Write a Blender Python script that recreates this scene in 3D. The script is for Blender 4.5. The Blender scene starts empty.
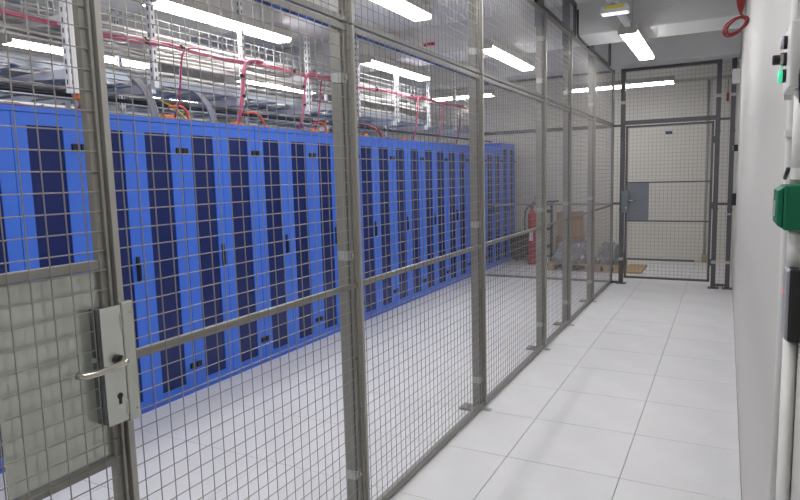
import bpy, math, random
from mathutils import Vector, Matrix
random.seed(7)
SC = bpy.context.scene
COL = SC.collection

# ------------------------------------------------------------------ camera
YAW, PITCH, ROLL, CAM_H, F_PX = 0.4868, 0.1163, 0.0269, 1.564, 617.66
cy, sy = math.cos(YAW), math.sin(YAW)
fw = Vector((-sy * math.cos(PITCH), cy * math.cos(PITCH), -math.sin(PITCH)))
rt = Vector((cy, sy, 0)); dn = fw.cross(rt)
rt2 = rt * math.cos(ROLL) + dn * math.sin(ROLL)
dn2 = dn * math.cos(ROLL) - rt * math.sin(ROLL)
cam_data = bpy.data.cameras.new('camera')
cam_data.sensor_width = 36.0; cam_data.lens = F_PX * 36.0 / 800.0
cam_data.clip_start = 0.02; cam_data.clip_end = 100
cam = bpy.data.objects.new('camera', cam_data); COL.objects.link(cam)
R = Matrix((rt2, -dn2, -fw)).transposed()
cam.matrix_world = Matrix.Translation((0, 0, CAM_H)) @ R.to_4x4()
SC.camera = cam

# ------------------------------------------------------------------ world, exposure
world = bpy.data.worlds.new('world'); SC.world = world; world.use_nodes = True
world.node_tree.nodes['Background'].inputs[0].default_value = (0.5, 0.52, 0.55, 1)
world.node_tree.nodes['Background'].inputs[1].default_value = 0.02
SC.view_settings.view_transform = 'Standard'; SC.view_settings.look = 'None'
SC.view_settings.gamma = 1.0; SC.view_settings.use_curve_mapping = False
SC.view_settings.exposure = 0.0
LAMP = 22.5          # emission of the fluorescent diffusers

# ------------------------------------------------------------------ key dimensions (metres)
XF = -1.401          # cage fence plane
XR = -3.495          # cabinet fronts
XW = 0.11            # corridor wall
YB = 9.08            # cross fence with the far gate
YFAR, YNEAR, XLEFT = 11.6, -1.3, -10.2
ZC, ZBEAM = 3.27, 2.95
BEAMS = [(0.28, 0.86), (2.40, 2.98), (4.50, 5.08), (6.62, 7.20), (8.74, 9.24)]

# ------------------------------------------------------------------ materials
MATS = {}
def mat(name, col, rough=0.5, metal=0.0, var=0.0, vscale=8.0, bump=0.0, bscale=60.0, emit=None, spec=0.5, stretch=(1, 1, 1), coat=0.0, alpha=None, trans=0.0):
    m = bpy.data.materials.new(name); m.use_nodes = True
    nt = m.node_tree; b = nt.nodes['Principled BSDF']
    b.inputs['Base Color'].default_value = (*col, 1); b.inputs['Roughness'].default_value = rough
    b.inputs['Metallic'].default_value = metal; b.inputs['Specular IOR Level'].default_value = spec
    b.inputs['Coat Weight'].default_value = coat
    b.inputs['Transmission Weight'].default_value = trans
    if alpha is not None: b.inputs['Alpha'].default_value = alpha
    if var or bump:
        tc = nt.nodes.new('ShaderNodeTexCoord'); mp = nt.nodes.new('ShaderNodeMapping')
        mp.inputs['Scale'].default_value = stretch
        nt.links.new(tc.outputs['Object'], mp.inputs['Vector'])
    if var:
        n = nt.nodes.new('ShaderNodeTexNoise'); n.inputs['Scale'].default_value = vscale; n.inputs['Detail'].default_value = 5
        nt.links.new(mp.outputs[0], n.inputs['Vector'])
        r = nt.nodes.new('ShaderNodeMapRange'); r.inputs[1].default_value = 0.25; r.inputs[2].default_value = 0.75
        r.inputs[3].default_value = 1 - var; r.inputs[4].default_value = 1 + var
        nt.links.new(n.outputs['Fac'], r.inputs[0])
        mx = nt.nodes.new('ShaderNodeVectorMath'); mx.operation = 'SCALE'; mx.inputs[0].default_value = col
        nt.links.new(r.outputs[0], mx.inputs['Scale']); nt.links.new(mx.outputs[0], b.inputs['Base Color'])
    if bump:
        n2 = nt.nodes.new('ShaderNodeTexNoise'); n2.inputs['Scale'].default_value = bscale; n2.inputs['Detail'].default_value = 4
        nt.links.new(mp.outputs[0], n2.inputs['Vector'])
        bp = nt.nodes.new('ShaderNodeBump'); bp.inputs['Strength'].default_value = bump; bp.inputs['Distance'].default_value = 0.01
        nt.links.new(n2.outputs['Fac'], bp.inputs['Height']); nt.links.new(bp.outputs[0], b.inputs['Normal'])
    if emit:
        b.inputs['Emission Color'].default_value = (*emit[0], 1); b.inputs['Emission Strength'].default_value = emit[1]
    MATS[name] = m
    return m
mat('tile', (0.73, 0.73, 0.735), 0.42, var=0.05, vscale=3.2, bump=0.03, bscale=300)
mat('slab', (0.16, 0.16, 0.17), 0.8, var=0.1)
mat('ceiling', (0.66, 0.66, 0.65), 0.9, spec=0.15, var=0.05, vscale=2, bump=0.15, bscale=25)
mat('wall', (0.60, 0.585, 0.55), 0.55, var=0.02, vscale=1.2, bump=0.12, bscale=14, stretch=(1, 1, 0.15))
mat('wall_cream', (0.68, 0.66, 0.60), 0.65, var=0.03, vscale=1.5, bump=0.05)
mat('conduit_grey', (0.40, 0.39, 0.36), 0.6)
mat('wall_grey', (0.58, 0.59, 0.63), 0.7, var=0.05, vscale=1.5)
mat('edge', (0.40, 0.39, 0.355), 0.4, metal=0.3, var=0.04)
mat('post', (0.265, 0.26, 0.237), 0.36, metal=0.4, var=0.05, vscale=9)
mat('wire', (0.30, 0.285, 0.27), 0.4, metal=0.35)
mat('dark_frame', (0.10, 0.10, 0.105), 0.45, metal=0.3, var=0.06)
mat('galv', (0.46, 0.48, 0.47), 0.35, metal=0.7, var=0.12, vscale=30)
mat('galv_flange', (0.40, 0.42, 0.46), 0.16, metal=0.95)
mat('sleeve', (0.16, 0.19, 0.205), 0.45, metal=0.3, var=0.05)
mat('plate', (0.56, 0.59, 0.53), 0.16, metal=0.55, var=0.05, vscale=5)
mat('lock_plate', (0.62, 0.65, 0.60), 0.25, metal=0.5, var=0.08, vscale=12)
mat('lock_box', (0.22, 0.24, 0.27), 0.25, metal=0.8)
mat('steel', (0.55, 0.52, 0.47), 0.25, metal=0.95)
mat('black', (0.012, 0.012, 0.014), 0.35)
mat('black_matt', (0.02, 0.02, 0.022), 0.7, var=0.1)
mat('blue', (0.048, 0.165, 0.72), 0.38, var=0.02, vscale=3)
mat('blue_body', (0.043, 0.148, 0.66), 0.42, var=0.02, vscale=3)
mat('white_paint', (0.74, 0.74, 0.73), 0.4)
mat('white_strut', (0.80, 0.80, 0.82), 0.4, metal=0.1)
mat('strut_slot', (0.10, 0.10, 0.12), 0.6)
mat('arm', (0.70, 0.71, 0.74), 0.4, metal=0.2)
mat('tray_wire', (0.62, 0.62, 0.61), 0.35, metal=0.5)
mat('tray_rail', (0.40, 0.44, 0.50), 0.35, metal=0.6)
mat('cable_pale', (0.56, 0.55, 0.52), 0.5, var=0.08, vscale=20)
mat('cable_grey', (0.33, 0.33, 0.34), 0.5)
mat('pink', (0.58, 0.12, 0.20), 0.35, var=0.12, vscale=40)
mat('magenta', (0.42, 0.035, 0.15), 0.4)
mat('orange', (0.85, 0.22, 0.03), 0.4)
mat('orange_red', (0.75, 0.13, 0.05), 0.4)
mat('cable_blue', (0.08, 0.20, 0.60), 0.4)
mat('cable_yellow', (0.75, 0.55, 0.05), 0.4)
mat('red', (0.42, 0.018, 0.02), 0.35)
mat('red_cable', (0.25, 0.012, 0.012), 0.45)
mat('green', (0.009, 0.155, 0.08), 0.5, var=0.03, spec=0.25)
mat('green_dark', (0.008, 0.13, 0.075), 0.4)
mat('glass_teal', (0.10, 0.30, 0.33), 0.12, coat=0.5)
mat('lamp_green', (0.05, 0.75, 0.40), 0.3, emit=((0.06, 0.8, 0.42), 0.5))
mat('lamp_white', (0.72, 0.66, 0.76), 0.3)
mat('led_red', (0.9, 0.02, 0.06), 0.3, emit=((1, 0.02, 0.08), 1.5))
mat('housing', (0.46, 0.45, 0.41), 0.5)
mat('diffuser', (0.9, 0.9, 0.9), 0.5, emit=((1.0, 0.985, 0.985), LAMP))
mat('emergency_lens', (0.9, 0.9, 0.9), 0.4, emit=((0.95, 0.95, 1.0), 1.2))
mat('yellow_label', (0.70, 0.62, 0.04), 0.5)
mat('wood', (0.50, 0.36, 0.21), 0.7, var=0.16, vscale=10, stretch=(1, 8, 8), bump=0.1)
mat('cardboard', (0.36, 0.22, 0.11), 0.8, var=0.06)
mat('cardboard_light', (0.46, 0.31, 0.17), 0.8, var=0.06)
mat('tape', (0.42, 0.33, 0.2), 0.35)
mat('film', (0.24, 0.25, 0.26), 0.12, var=0.35, vscale=9, bump=0.5, bscale=18, coat=0.4)
mat('dark_brown', (0.055, 0.045, 0.04), 0.6, var=0.2)
mat('nameplate', (0.02, 0.045, 0.13), 0.4)
mat('label_white', (0.75, 0.75, 0.74), 0.5)
mat('lilac', (0.40, 0.39, 0.52), 0.5)
mat('gate_plate', (0.20, 0.225, 0.26), 0.42, metal=0.3, var=0.06)
mat('pipe_dark', (0.02, 0.022, 0.022), 0.4)
mat('duct', (0.36, 0.37, 0.40), 0.45, metal=0.3, var=0.05)

def pane_material():      # navy perforated sheet behind the door glass
    m = bpy.data.materials.new('pane'); m.use_nodes = True; nt = m.node_tree; b = nt.nodes['Principled BSDF']
    b.inputs['Roughness'].default_value = 0.22; b.inputs['Specular IOR Level'].default_value = 0.35
    tc = nt.nodes.new('ShaderNodeTexCoord')
    w = nt.nodes.new('ShaderNodeTexWave'); w.bands_direction = 'Z'; w.inputs['Scale'].default_value = 32
    nt.links.new(tc.outputs['Object'], w.inputs['Vector'])
    n = nt.nodes.new('ShaderNodeTexNoise'); n.inputs['Scale'].default_value = 4
    nt.links.new(tc.outputs['Object'], n.inputs['Vector'])
    r = nt.nodes.new('ShaderNodeValToRGB')
    r.color_ramp.elements[0].color = (0.009, 0.018, 0.105, 1); r.color_ramp.elements[1].color = (0.019, 0.034, 0.17, 1)
    mx = nt.nodes.new('ShaderNodeMath'); mx.operation = 'MULTIPLY'
    nt.links.new(w.outputs['Fac'], mx.inputs[0]); nt.links.new(n.outputs['Fac'], mx.inputs[1])
    nt.links.new(mx.outputs[0], r.inputs[0]); nt.links.new(r.outputs[0], b.inputs['Base Color'])
    MATS['pane'] = m
pane_material()

# ------------------------------------------------------------------ mesh helpers
def root_loc(o):
    while o.parent is not None: o = o.parent
    return Vector(o.location)
class MB:
    def __init__(s): s.v = []; s.f = []
    def box(s, x0, x1, y0, y1, z0, z1):
        if x0 > x1: x0, x1 = x1, x0
        if y0 > y1: y0, y1 = y1, y0
        if z0 > z1: z0, z1 = z1, z0
        n = len(s.v)
        s.v += [(x0, y0, z0), (x1, y0, z0), (x1, y1, z0), (x0, y1, z0), (x0, y0, z1), (x1, y0, z1), (x1, y1, z1), (x0, y1, z1)]
        s.f += [tuple(n + i for i in q) for q in ((0, 3, 2, 1), (4, 5, 6, 7), (0, 1, 5, 4), (1, 2, 6, 5), (2, 3, 7, 6), (3, 0, 4, 7))]
        return s
    def tube(s, pts, r, n=6, cap=True):
        pts = [Vector(p) for p in pts]; base = len(s.v); rings = []
        u = None
        for i, p in enumerate(pts):
            a = pts[max(i - 1, 0)]; b = pts[min(i + 1, len(pts) - 1)]
            t = (b - a).normalized()
            if u is None:
                u = t.cross(Vector((0, 0, 1))) if abs(t.z) < 0.9 else t.cross(Vector((0, 1, 0)))
            u = (u - t * u.dot(t)); u.normalize()
            w = t.cross(u)
            rr = r[i] if isinstance(r, (list, tuple)) else r
            ring = []
            for k in range(n):
                an = 2 * math.pi * (k + 0.5) / n
                ring.append(len(s.v)); s.v.append(tuple(p + (u * math.cos(an) + w * math.sin(an)) * rr))
            rings.append(ring)
        for a, b in zip(rings, rings[1:]):
            for k in range(n): s.f.append((a[k], a[(k + 1) % n], b[(k + 1) % n], b[k]))
        if cap: s.f.append(tuple(reversed(rings[0]))); s.f.append(tuple(rings[-1]))
        return s
    def prism(s, prof, axis, a, b):      # 2-D profile swept along axis between a and b
        n = len(prof); base = len(s.v)
        for t in (a, b):
            for p, q in prof:
                s.v.append({'x': (t, p, q), 'y': (p, t, q), 'z': (p, q, t)}[axis])
        s.f.append(tuple(base + k for k in reversed(range(n)))); s.f.append(tuple(base + n + k for k in range(n)))
        for k in range(n): s.f.append((base + k, base + (k + 1) % n, base + n + (k + 1) % n, base + n + k))
        return s
    def wires(s, lines, r, n=5):
        for a, b in lines: s.tube((a, b), r, n, cap=False)
        return s
    def build(s, name, m, parent=None, smooth=False, bevel=0.0, kind=None, label=None, fix=True):
        me = bpy.data.meshes.new(name)
        off = root_loc(parent) if parent is not None else Vector((0, 0, 0))
        me.from_pydata([tuple(Vector(v) - off) for v in s.v], [], s.f); me.update()
        if fix:
            import bmesh
            bm = bmesh.new(); bm.from_mesh(me); bmesh.ops.recalc_face_normals(bm, faces=bm.faces); bm.to_mesh(me); bm.free()
        if smooth:
            for p in me.polygons: p.use_smooth = True
        me.materials.append(MATS[m] if isinstance(m, str) else m)
        o = bpy.data.objects.new(name, me); COL.objects.link(o)
        if parent is not None: o.parent = parent
        if bevel:
            md = o.modifiers.new('bevel', 'BEVEL'); md.width = bevel; md.segments = 2; md.limit_method = 'ANGLE'
        if kind: o['kind'] = kind
        if label: o['label'] = label
        return o
def B(x0, x1, y0, y1, z0, z1): return MB().box(x0, x1, y0, y1, z0, z1)
def T(pts, r, n=8): return MB().tube(pts, r, n)
def tag(o, label, cat, group=None):
    o['label'] = label; o['category'] = cat
    if group: o['group'] = group
    return o
def thing(name, label, cat, loc=(0, 0, 0), group=None):
    o = bpy.data.objects.new(name, None); COL.objects.link(o); o.location = loc
    o.empty_display_size = 0.05
    return tag(o, label, cat, group)
def dup(o, parent=None):
    c = o.copy(); COL.objects.link(c); c.parent = parent
    for ch in list(o.children): dup(ch, c)
    return c
def struct(o): o['kind'] = 'structure'; return o
def bez(p0, p1, p2, p3, n=12):
    out = []
    for i in range(n + 1):
        t = i / n; u = 1 - t
        out.append(tuple(u**3 * a + 3 * u * u * t * b + 3 * u * t * t * c + t**3 * d for a, b, c, d in zip(p0, p1, p2, p3)))
    return out
ORD = ['first', 'second', 'third', 'fourth', 'fifth', 'sixth', 'seventh', 'eighth', 'ninth', 'tenth', 'eleventh', 'twelfth', 'thirteenth', 'fourteenth']

# ================================================================== SETTING
floor = struct(B(XLEFT, XW + 0.2, YNEAR, YFAR, -0.08, -0.006).build('floor', 'slab'))
G = 0.0011
def tile_mesh(x0, x1, y0, y1):
    me = bpy.data.meshes.new('tile')
    b = MB(); c = 0.0012
    b.v = [(x0, y0, -0.006), (x1, y0, -0.006), (x1, y1, -0.006), (x0, y1, -0.006), (x0 + c, y0 + c, 0), (x1 - c, y0 + c, 0), (x1 - c, y1 - c, 0), (x0 + c, y1 - c, 0)]
    b.f = [(4, 5, 6, 7), (0, 1, 5, 4), (1, 2, 6, 5), (2, 3, 7, 6), (3, 0, 4, 7)]
    me.from_pydata(b.v, [], b.f); me.materials.append(MATS['tile']); return me
tm = tile_mesh(G, 0.6 - G, G, 0.6 - G); tmr = tile_mesh(G, 0.552 - G, G, 0.6 - G)
tmf = tile_mesh(G, 0.6 - G, G, YFAR - 10.977); tmrf = tile_mesh(G, 0.552 - G, G, YFAR - 10.977)
for ix in range(8):
    x = -0.442 - 0.6 * ix
    for iy in range(-8, 14):
        y = 3.177 + 0.6 * iy
        if y < YNEAR - 0.6: continue
        me = (tmrf if ix == 0 else tmf) if iy == 13 else (tmr if ix == 0 else tm)
        o = bpy.data.objects.new('tile', me); COL.objects.link(o); o.parent = floor; o.location = (x, y, 0)
        o.rotation_euler = (0, 0, 0)

ceiling = struct(B(XLEFT, XW + 0.2, YNEAR, YFAR, ZC, ZC + 0.12).build('ceiling', 'ceiling'))
for a, b in BEAMS: B(XLEFT, XW, a, b, ZBEAM, ZC + 0.01).build('beam', 'ceiling', ceiling, bevel=0.012)
struct(B(XW, XW + 0.2, YNEAR, YFAR, -0.006, ZC).build('wall_right', 'wall'))
struct(B(XLEFT - 0.2, XLEFT, YNEAR, YFAR, -0.006, ZC).build('wall_left', 'wall_grey'))
struct(B(XLEFT, XW + 0.2, YFAR, YFAR + 0.2, -0.006, ZC).build('wall_far', 'wall_cream'))
struct(B(XLEFT, XW + 0.2, YNEAR - 0.2, YNEAR, -0.006, ZC).build('wall_near', 'wall_cream'))
struct(B(-3.4, -0.45, YFAR - 0.012, YFAR, 0, 0.03).build('baseboard_far', 'dark_frame'))

# ================================================================== CEILING LIGHTS
def make_light(label, group):
    t = thing('ceiling_light', label, 'ceiling light', (0, 0, 0), group)
    h = 0.775
    MB().prism([(-0.090, 2.868), (0.090, 2.868), (0.062, 2.945), (-0.062, 2.945)], 'y', -h, h).build('housing', 'housing', t, bevel=0.004)
    MB().prism([(-0.080, 2.870), (-0.066, 2.838), (0.066, 2.838), (0.080, 2.870)], 'y', -h + 0.012, h - 0.012).build('diffuser', 'diffuser', t)
    for s in (-1, 1): B(-0.084, 0.084, s * h, s * (h - 0.012), 2.84, 2.876).build('end_cap', 'housing', t)
    for s in (-1, 1): T([(0, s * 0.45, 2.944), (0, s * 0.45, ZC)], 0.004, 6).build('hanger_rod', 'galv', t)
    return t
LIGHTS = [  # x, y centre, where
 (-0.86, 7.05, 'over the corridor in front of the far gate'),
 (-2.22, 6.92, 'inside the cage, between the third and fourth fence posts'),
 (-2.24, 3.97, 'cut off by the photo top, right of the first whole post'),
 (-3.67, 3.99, 'above the cabinets, largest one seen through the mesh'),
 (-3.60, 6.86, 'above the cabinet row, just right of the second fence post'),
 (-5.68, 4.16, 'behind the cabinets at upper left, crossing behind the cage door post'),
 (-5.50, 6.95, 'behind the cabinets, below the pink cables'),
 (-7.85, 4.28, 'far behind the cabinets at the left edge of the photo'),
 (-7.75, 7.30, 'far behind the cabinets, low above their tops'),
 (-0.86, 3.97, 'over the corridor above the frame, second from the gate'),
 (-0.86, 0.95, 'over the corridor beside the cage door'),
 (-2.24, 0.95, 'inside the cage behind the cage door'),
 (-3.67, 0.95, 'above the cabinets beyond the left edge'),
 (-5.68, 0.95, 'behind the cabinets beyond the left edge'),
]
proto = None
for x, y, w in LIGHTS:
    if proto is None: proto = make_light('', 'fluorescent ceiling lights'); o = proto
    else: o = dup(proto)
    o.location = (x, y, 0); o['label'] = 'long fluorescent ceiling light ' + w
for x, y, z, w in [(-1.50, 10.15, 0.0, 'running crosswise beyond the gate'), (-4.15, 9.75, 0.0, 'running crosswise above the far cabinets'), (-7.3, 9.5, 0.0, 'running crosswise far behind the cabinets')]:
    o = dup(proto); o.location = (x, y, z); o.rotation_euler = (0, 0, math.pi / 2); o['label'] = 'long fluorescent ceiling light ' + w
    for c in o.children:
        if c.name.startswith('hanger_rod'): c.scale = (1, 1, 1); c.location.z = -z
r = tag(B(-0.885, -0.835, -1.2, 6.3, 2.95 - 0.045, 2.95).build('light_rail', 'white_paint'), 'white cable channel along the corridor ceiling leading to the light', 'cable channel')
e = thing('emergency_light', 'small emergency light with yellow label under the white ceiling channel', 'emergency light', (-0.84, 5.4, 2.86))
MB().prism([(-0.950, 2.835), (-0.73, 2.835), (-0.738, 2.89), (-0.942, 2.89)], 'y', 5.34, 5.46).build('housing', 'white_paint', e, bevel=0.006)
B(-0.935, -0.74, 5.36, 5.44, 2.829, 2.8355).build('lens', 'emergency_lens', e)
B(-0.91, -0.76, 5.337, 5.34, 2.862, 2.884).build('label_strip', 'yellow_label', e)

# ================================================================== CAGE FENCE
RIGHT = [2.275, 3.835, 5.41, 6.40, 7.68]        # far edge of each fence post
MESH = 0.05
def mesh_yz(y0, y1, z0, z1, x=XF, yo=0.0, r=0.0017):
    m = MB(); L1 = []
    k = math.ceil((y0 + 0.012 - yo) / MESH)
    while yo + k * MESH < y1 - 0.008:
        y = yo + k * MESH; L1.append(((x, y, z0), (x, y, z1))); k += 1
    k = math.ceil((z0 + 0.008) / MESH)
    while k * MESH < z1 - 0.006:
        L1.append(((x - 0.004, y0, k * MESH), (x - 0.004, y1, k * MESH))); k += 1
    return m.wires(L1, r)
def mesh_xz(x0, x1, z0, z1, y, r=0.0017):
    m = MB(); L1 = []
    k = math.ceil((x0 + 0.01) / MESH)
    while k * MESH < x1 - 0.008: L1.append(((k * MESH, y, z0), (k * MESH, y, z1))); k += 1
    k = math.ceil((z0 + 0.008) / MESH)
    while k * MESH < z1 - 0.006: L1.append(((x0, y + 0.004, k * MESH), (x1, y + 0.004, k * MESH))); k += 1
    return m.wires(L1, r)
def rail_l(t, y0, y1, z, up, name, m='post'):
    # angle section: upright leg on the corridor side and a leg pointing into the cage
    B(XF - 0.012, XF - 0.009, y0, y1, z, z + up * 0.022).build(name, m, t)
    B(XF - 0.034, XF - 0.009, y0, y1, z - up * 0.003, z).build(name + '_flange', 'galv_flange', t)
ZT = 2.204
where = ['between the cage door and the first fence post', 'between the first and second fence posts', 'between the second and third fence posts',
         'between the third and fourth fence posts', 'between the fourth and fifth fence posts', 'between the last fence post and the corner']
starts = [1.070] + RIGHT; ends = [y - 0.016 for y in RIGHT] + [YB - 0.03]
for i, (a, b) in enumerate(zip(starts, ends)):
    t = thing('wire_fence', 'tall lower wire mesh fence panel ' + where[i], 'fence panel', (XF, a, 0), 'lower mesh fence panels')
    mesh_yz(a, b, 0.045, ZT - 0.02, yo=1.004).build('wire_mesh', 'wire', t, kind='stuff', fix=False)
    B(XF - 0.012, XF + 0.008, a - 0.014, a + 0.004, 0.02, ZT - 0.004).build('edge_bar', 'edge', t, bevel=0.0015)
    B(XF - 0.016, XF - 0.006, b - 0.012, b, 0.04, ZT - 0.004).build('edge_bar', 'edge', t)
    B(XF - 0.024, XF - 0.006, a, b, 1.093, 1.118).build('mid_rail', 'post', t, bevel=0.002)
    rail_l(t, a, b, ZT - 0.028, 1, 'top_rail')
    B(XF - 0.030, XF - 0.006, a, b, 0.012, 0.05).build('bottom_rail', 'post', t, bevel=0.002)
    if i == 0:
        B(XF - 0.045, XF - 0.028, 1.040, 1.078, 0.02, ZT - 0.03).build('gap_shade_strip', 'dark_frame', t)  # dark strip added behind the door gap, standing in for its shade
        sp = B(XF + 0.008, XF + 0.028, 1.050, 1.083, 0.944, 1.264).build('strike_plate', 'plate', t, bevel=0.004, label='pale steel strike plate')
        for z in (0.975, 1.235): T([(XF + 0.027, 1.072, z), (XF + 0.030, 1.072, z)], 0.003, 8).build('screw', 'steel', sp)
    u = thing('wire_fence', 'upper wire mesh fence panel ' + where[i], 'fence panel', (XF, a, ZT), 'upper mesh fence panels')
    mesh_yz(a, b, ZT + 0.012, ZBEAM - 0.03, yo=1.004).build('wire_mesh', 'wire', u, kind='stuff', fix=False)
    B(XF - 0.012, XF + 0.008, a - 0.014, a + 0.004, ZT + 0.004, ZBEAM - 0.02).build('edge_bar', 'edge', u, bevel=0.0015)
    B(XF - 0.016, XF - 0.006, b - 0.012, b, ZT + 0.004, ZBEAM - 0.02).build('edge_bar', 'edge', u)
    B(XF - 0.022, XF - 0.004, a, b, ZT + 0.003, ZT + 0.026).build('bottom_rail', 'post', u, bevel=0.0015)
    B(XF - 0.022, XF - 0.006, a, b, ZBEAM - 0.045, ZBEAM - 0.012).build('top_rail', 'post', u)
for (a, b), w in [((5.12, 6.57), 'above the third and fourth fence posts'), ((7.25, 8.68), 'above the fifth fence post')]:
    t = thing('wire_fence', 'dark framed mesh infill between the ceiling beams ' + w, 'fence panel', (XF, a, ZBEAM))
    mesh_yz(a, b, ZBEAM + 0.0, ZC - 0.03, x=XF + 0.0, yo=1.004).build('wire_mesh', 'wire', t, kind='stuff', fix=False)
    for (p, q2) in ((a, a + 0.03), (b - 0.03, b)): B(XF - 0.02, XF + 0.012, p, q2, ZBEAM - 0.005, ZC - 0.01).build('frame_side', 'dark_frame', t)
    B(XF - 0.02, XF + 0.012, a, b, ZC - 0.04, ZC - 0.008).build('frame_top', 'dark_frame', t)
    B(XF - 0.018, XF + 0.004, a, b, ZBEAM - 0.012, ZBEAM + 0.016).build('frame_bottom', 'dark_frame', t)
tag(T([(XF + 0.02, 6.585, 3.2), (XF + 0.02, 6.59, 2.97), (XF + 0.02, 6.62, 2.945), (XF + 0.02, 6.9, 2.935), (XF + 0.02, 7.1, 2.937)], 0.010, 8).build('edge_cable', 'black', smooth=True), 'short black cable bending under the ceiling beam beside the fence', 'cable')

def fence_post(yr, label, clips, top, sleeve):
    y0, y1 = yr - 0.077, yr - 0.017
    x0, x1 = XF - 0.067, XF - 0.014
    t = thing('fence_post', label, 'fence post', (XF - 0.05, yr - 0.045, 0), 'cage fence posts')
    B(x0, x1, y0, y1, 0.006, top).build('shaft', 'post', t, bevel=0.003)
    B(x1 - 0.001, x1 + 0.0035, y0 + 0.004, y0 + 0.008, 0.02, top).build('seam_strip', 'dark_frame', t)
    bp = B(x0 - 0.085, x1 - 0.004, y0 - 0.035, y1 + 0.005, 0, 0.016).build('base_plate', 'post', t, bevel=0.002)
    for dx in (0.02, 0.055): T([(x0 - 0.085 + dx, y0 - 0.015 + dx * 0.4, 0.015), (x0 - 0.085 + dx, y0 - 0.015 + dx * 0.4, 0.03)], 0.008, 6).build('anchor_bolt', 'galv', bp)
    B(XF + 0.001, XF + 0.05, yr - 0.06, yr - 0.02, 0, 0.006).build('foot_tab', 'galv', t)
    for z in clips:
        c = MB().box(x0 + 0.004, x1 + 0.004, y0 - 0.005, y0 - 0.001, z - 0.02, z + 0.02).box(x1 + 0.001, x1 + 0.005, y0 - 0.005, y0 + 0.035, z - 0.02, z + 0.02).build('panel_clip', 'galv', t)
        T([(x1 + 0.005, y0 + 0.018, z), (x1 + 0.016, y0 + 0.018, z)], 0.009, 6).build('bolt', 'galv', c)
    for z in (0.12, 0.78, 1.9):
        T([(x1 - 0.0005, y1 - 0.02, z), (x1 + 0.001, y1 - 0.02, z)], 0.005, 8).build('bolt_hole', 'black', t)
    if sleeve:
        B(x0 - 0.006, x1 + 0.002, y0 - 0.006, y1 + 0.004, sleeve, ZC if top > ZBEAM else top + 0.01).build('top_sleeve', 'sleeve', t, bevel=0.002)
CL = [(0.26, 1.24, 1.98), (0.21, 1.25, 2.34), (0.234, 1.253, 2.354, 2.70), (0.244, 1.262, 2.36, 2.74), (0.25, 1.26, 2.36)]
TOPS = [(ZBEAM - 0.005, None), (ZC, None), (ZC, 2.80), (ZC, 2.82), (ZC, 2.78)]
PL = ['closest whole grey steel fence post in the middle of the photo', 'second whole grey steel fence post, left end of the far cabinets beside it',
      'third grey steel fence post with blue-grey sleeve, hiding the fire extinguisher side', 'fourth grey steel fence post, in front of the cardboard boxes',
      'fifth grey steel fence post, nearest to the cage corner']
PL[1] = 'second grey steel fence post counted from the cage door, end of the bright cabinets'
for i, yr in enumerate(RIGHT): fence_post(yr, PL[i], CL[i], *TOPS[i])
t = thing('fence_post', 'thin dark corner post where side fence and gate fence meet', 'fence post', (XF, YB, 0), 'cage fence posts')
B(XF - 0.03, XF + 0.0, YB - 0.03, YB + 0.0, 0.0, ZBEAM).build('shaft', 'dark_frame', t); B(XF - 0.07, XF + 0.02, YB - 0.05, YB + 0.04, 0, 0.006).build('base_plate', 'dark_frame', t)

# ---- cage door at the left with lock
DY0, DY1 = 0.06, 1.043
d = thing('cage_door', 'wire mesh cage door with pale kick plate and lever lock', 'door', (XF, DY0, 0))
mesh_yz(DY0, DY1 - 0.006, 0.03, 2.16, yo=1.036 - 0.05 * 20, x=XF + 0.002).build('wire_mesh', 'wire', d, kind='stuff', fix=False)
B(XF - 0.026, XF - 0.004, DY1 - 0.024, DY1 - 0.006, 0.02, 2.19).build('stile', 'post', d, bevel=0.002)
B(XF - 0.026, XF + 0.006, DY1 - 0.007, DY1 + 0.001, 0.02, 2.19).build('stile_edge', 'post', d, bevel=0.001)
B(XF - 0.038, XF - 0.004, DY0, DY0 + 0.03, 0.02, 2.19).build('stile', 'post', d, bevel=0.002)
for z in (1.352, 0.832): B(XF - 0.025, XF - 0.005, DY0 + 0.03, DY1 - 0.024, z, z + 0.024).build('cross_rail', 'post', d, bevel=0.002)
for z in (0.02, 2.165): B(XF - 0.025, XF - 0.005, DY0 + 0.03, DY1 - 0.024, z, z + 0.025).build('cross_rail', 'post', d, bevel=0.002)
B(XF - 0.022, XF - 0.018, 0.752, DY1 - 0.013, 0.858, 1.346).build('cover_plate', 'plate', d, bevel=0.0015, label='pale grey-green sheet metal plate behind the mesh')
lk = MB().box(XF - 0.03, XF + 0.022, 0.988, 1.044, 0.952, 1.256).build('lock_box', 'lock_box', d, bevel=0.004)
B(XF + 0.022, XF + 0.025, 0.988, 1.048, 0.950, 1.258).build('lock_face', 'lock_plate', lk, bevel=0.001)
for z in (0.985, 1.215): B(XF + 0.0225, XF + 0.0265, 1.042, 1.0485, z - 0.02, z + 0.02).build('hinge_tab', 'galv', lk)
T([(XF + 0.025, 1.024, 1.120), (XF + 0.040, 1.024, 1.120)], 0.0125, 20).build('handle_rose', 'black', lk, smooth=False)
hp = [(XF + 0.032, 1.024, 1.120), (XF + 0.058, 1.024, 1.120), (XF + 0.068, 1.019, 1.120), (XF + 0.072, 1.007, 1.119), (XF + 0.072, 0.975, 1.116), (XF + 0.072, 0.935, 1.114), (XF + 0.070, 0.908, 1.115), (XF + 0.062, 0.900, 1.116), (XF + 0.050, 0.898, 1.116)]
T(hp, 0.0085, 14).build('lever_handle', 'steel', lk, smooth=True, label='brushed steel lever handle')
T([(XF + 0.025, 1.026, 1.022), (XF + 0.0262, 1.026, 1.022)], 0.0085, 20).build('keyhole', 'black', lk)
B(XF + 0.025, XF + 0.0261, 1.0215, 1.0305, 1.000, 1.020).build('keyhole_slot', 'black', lk)
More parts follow.
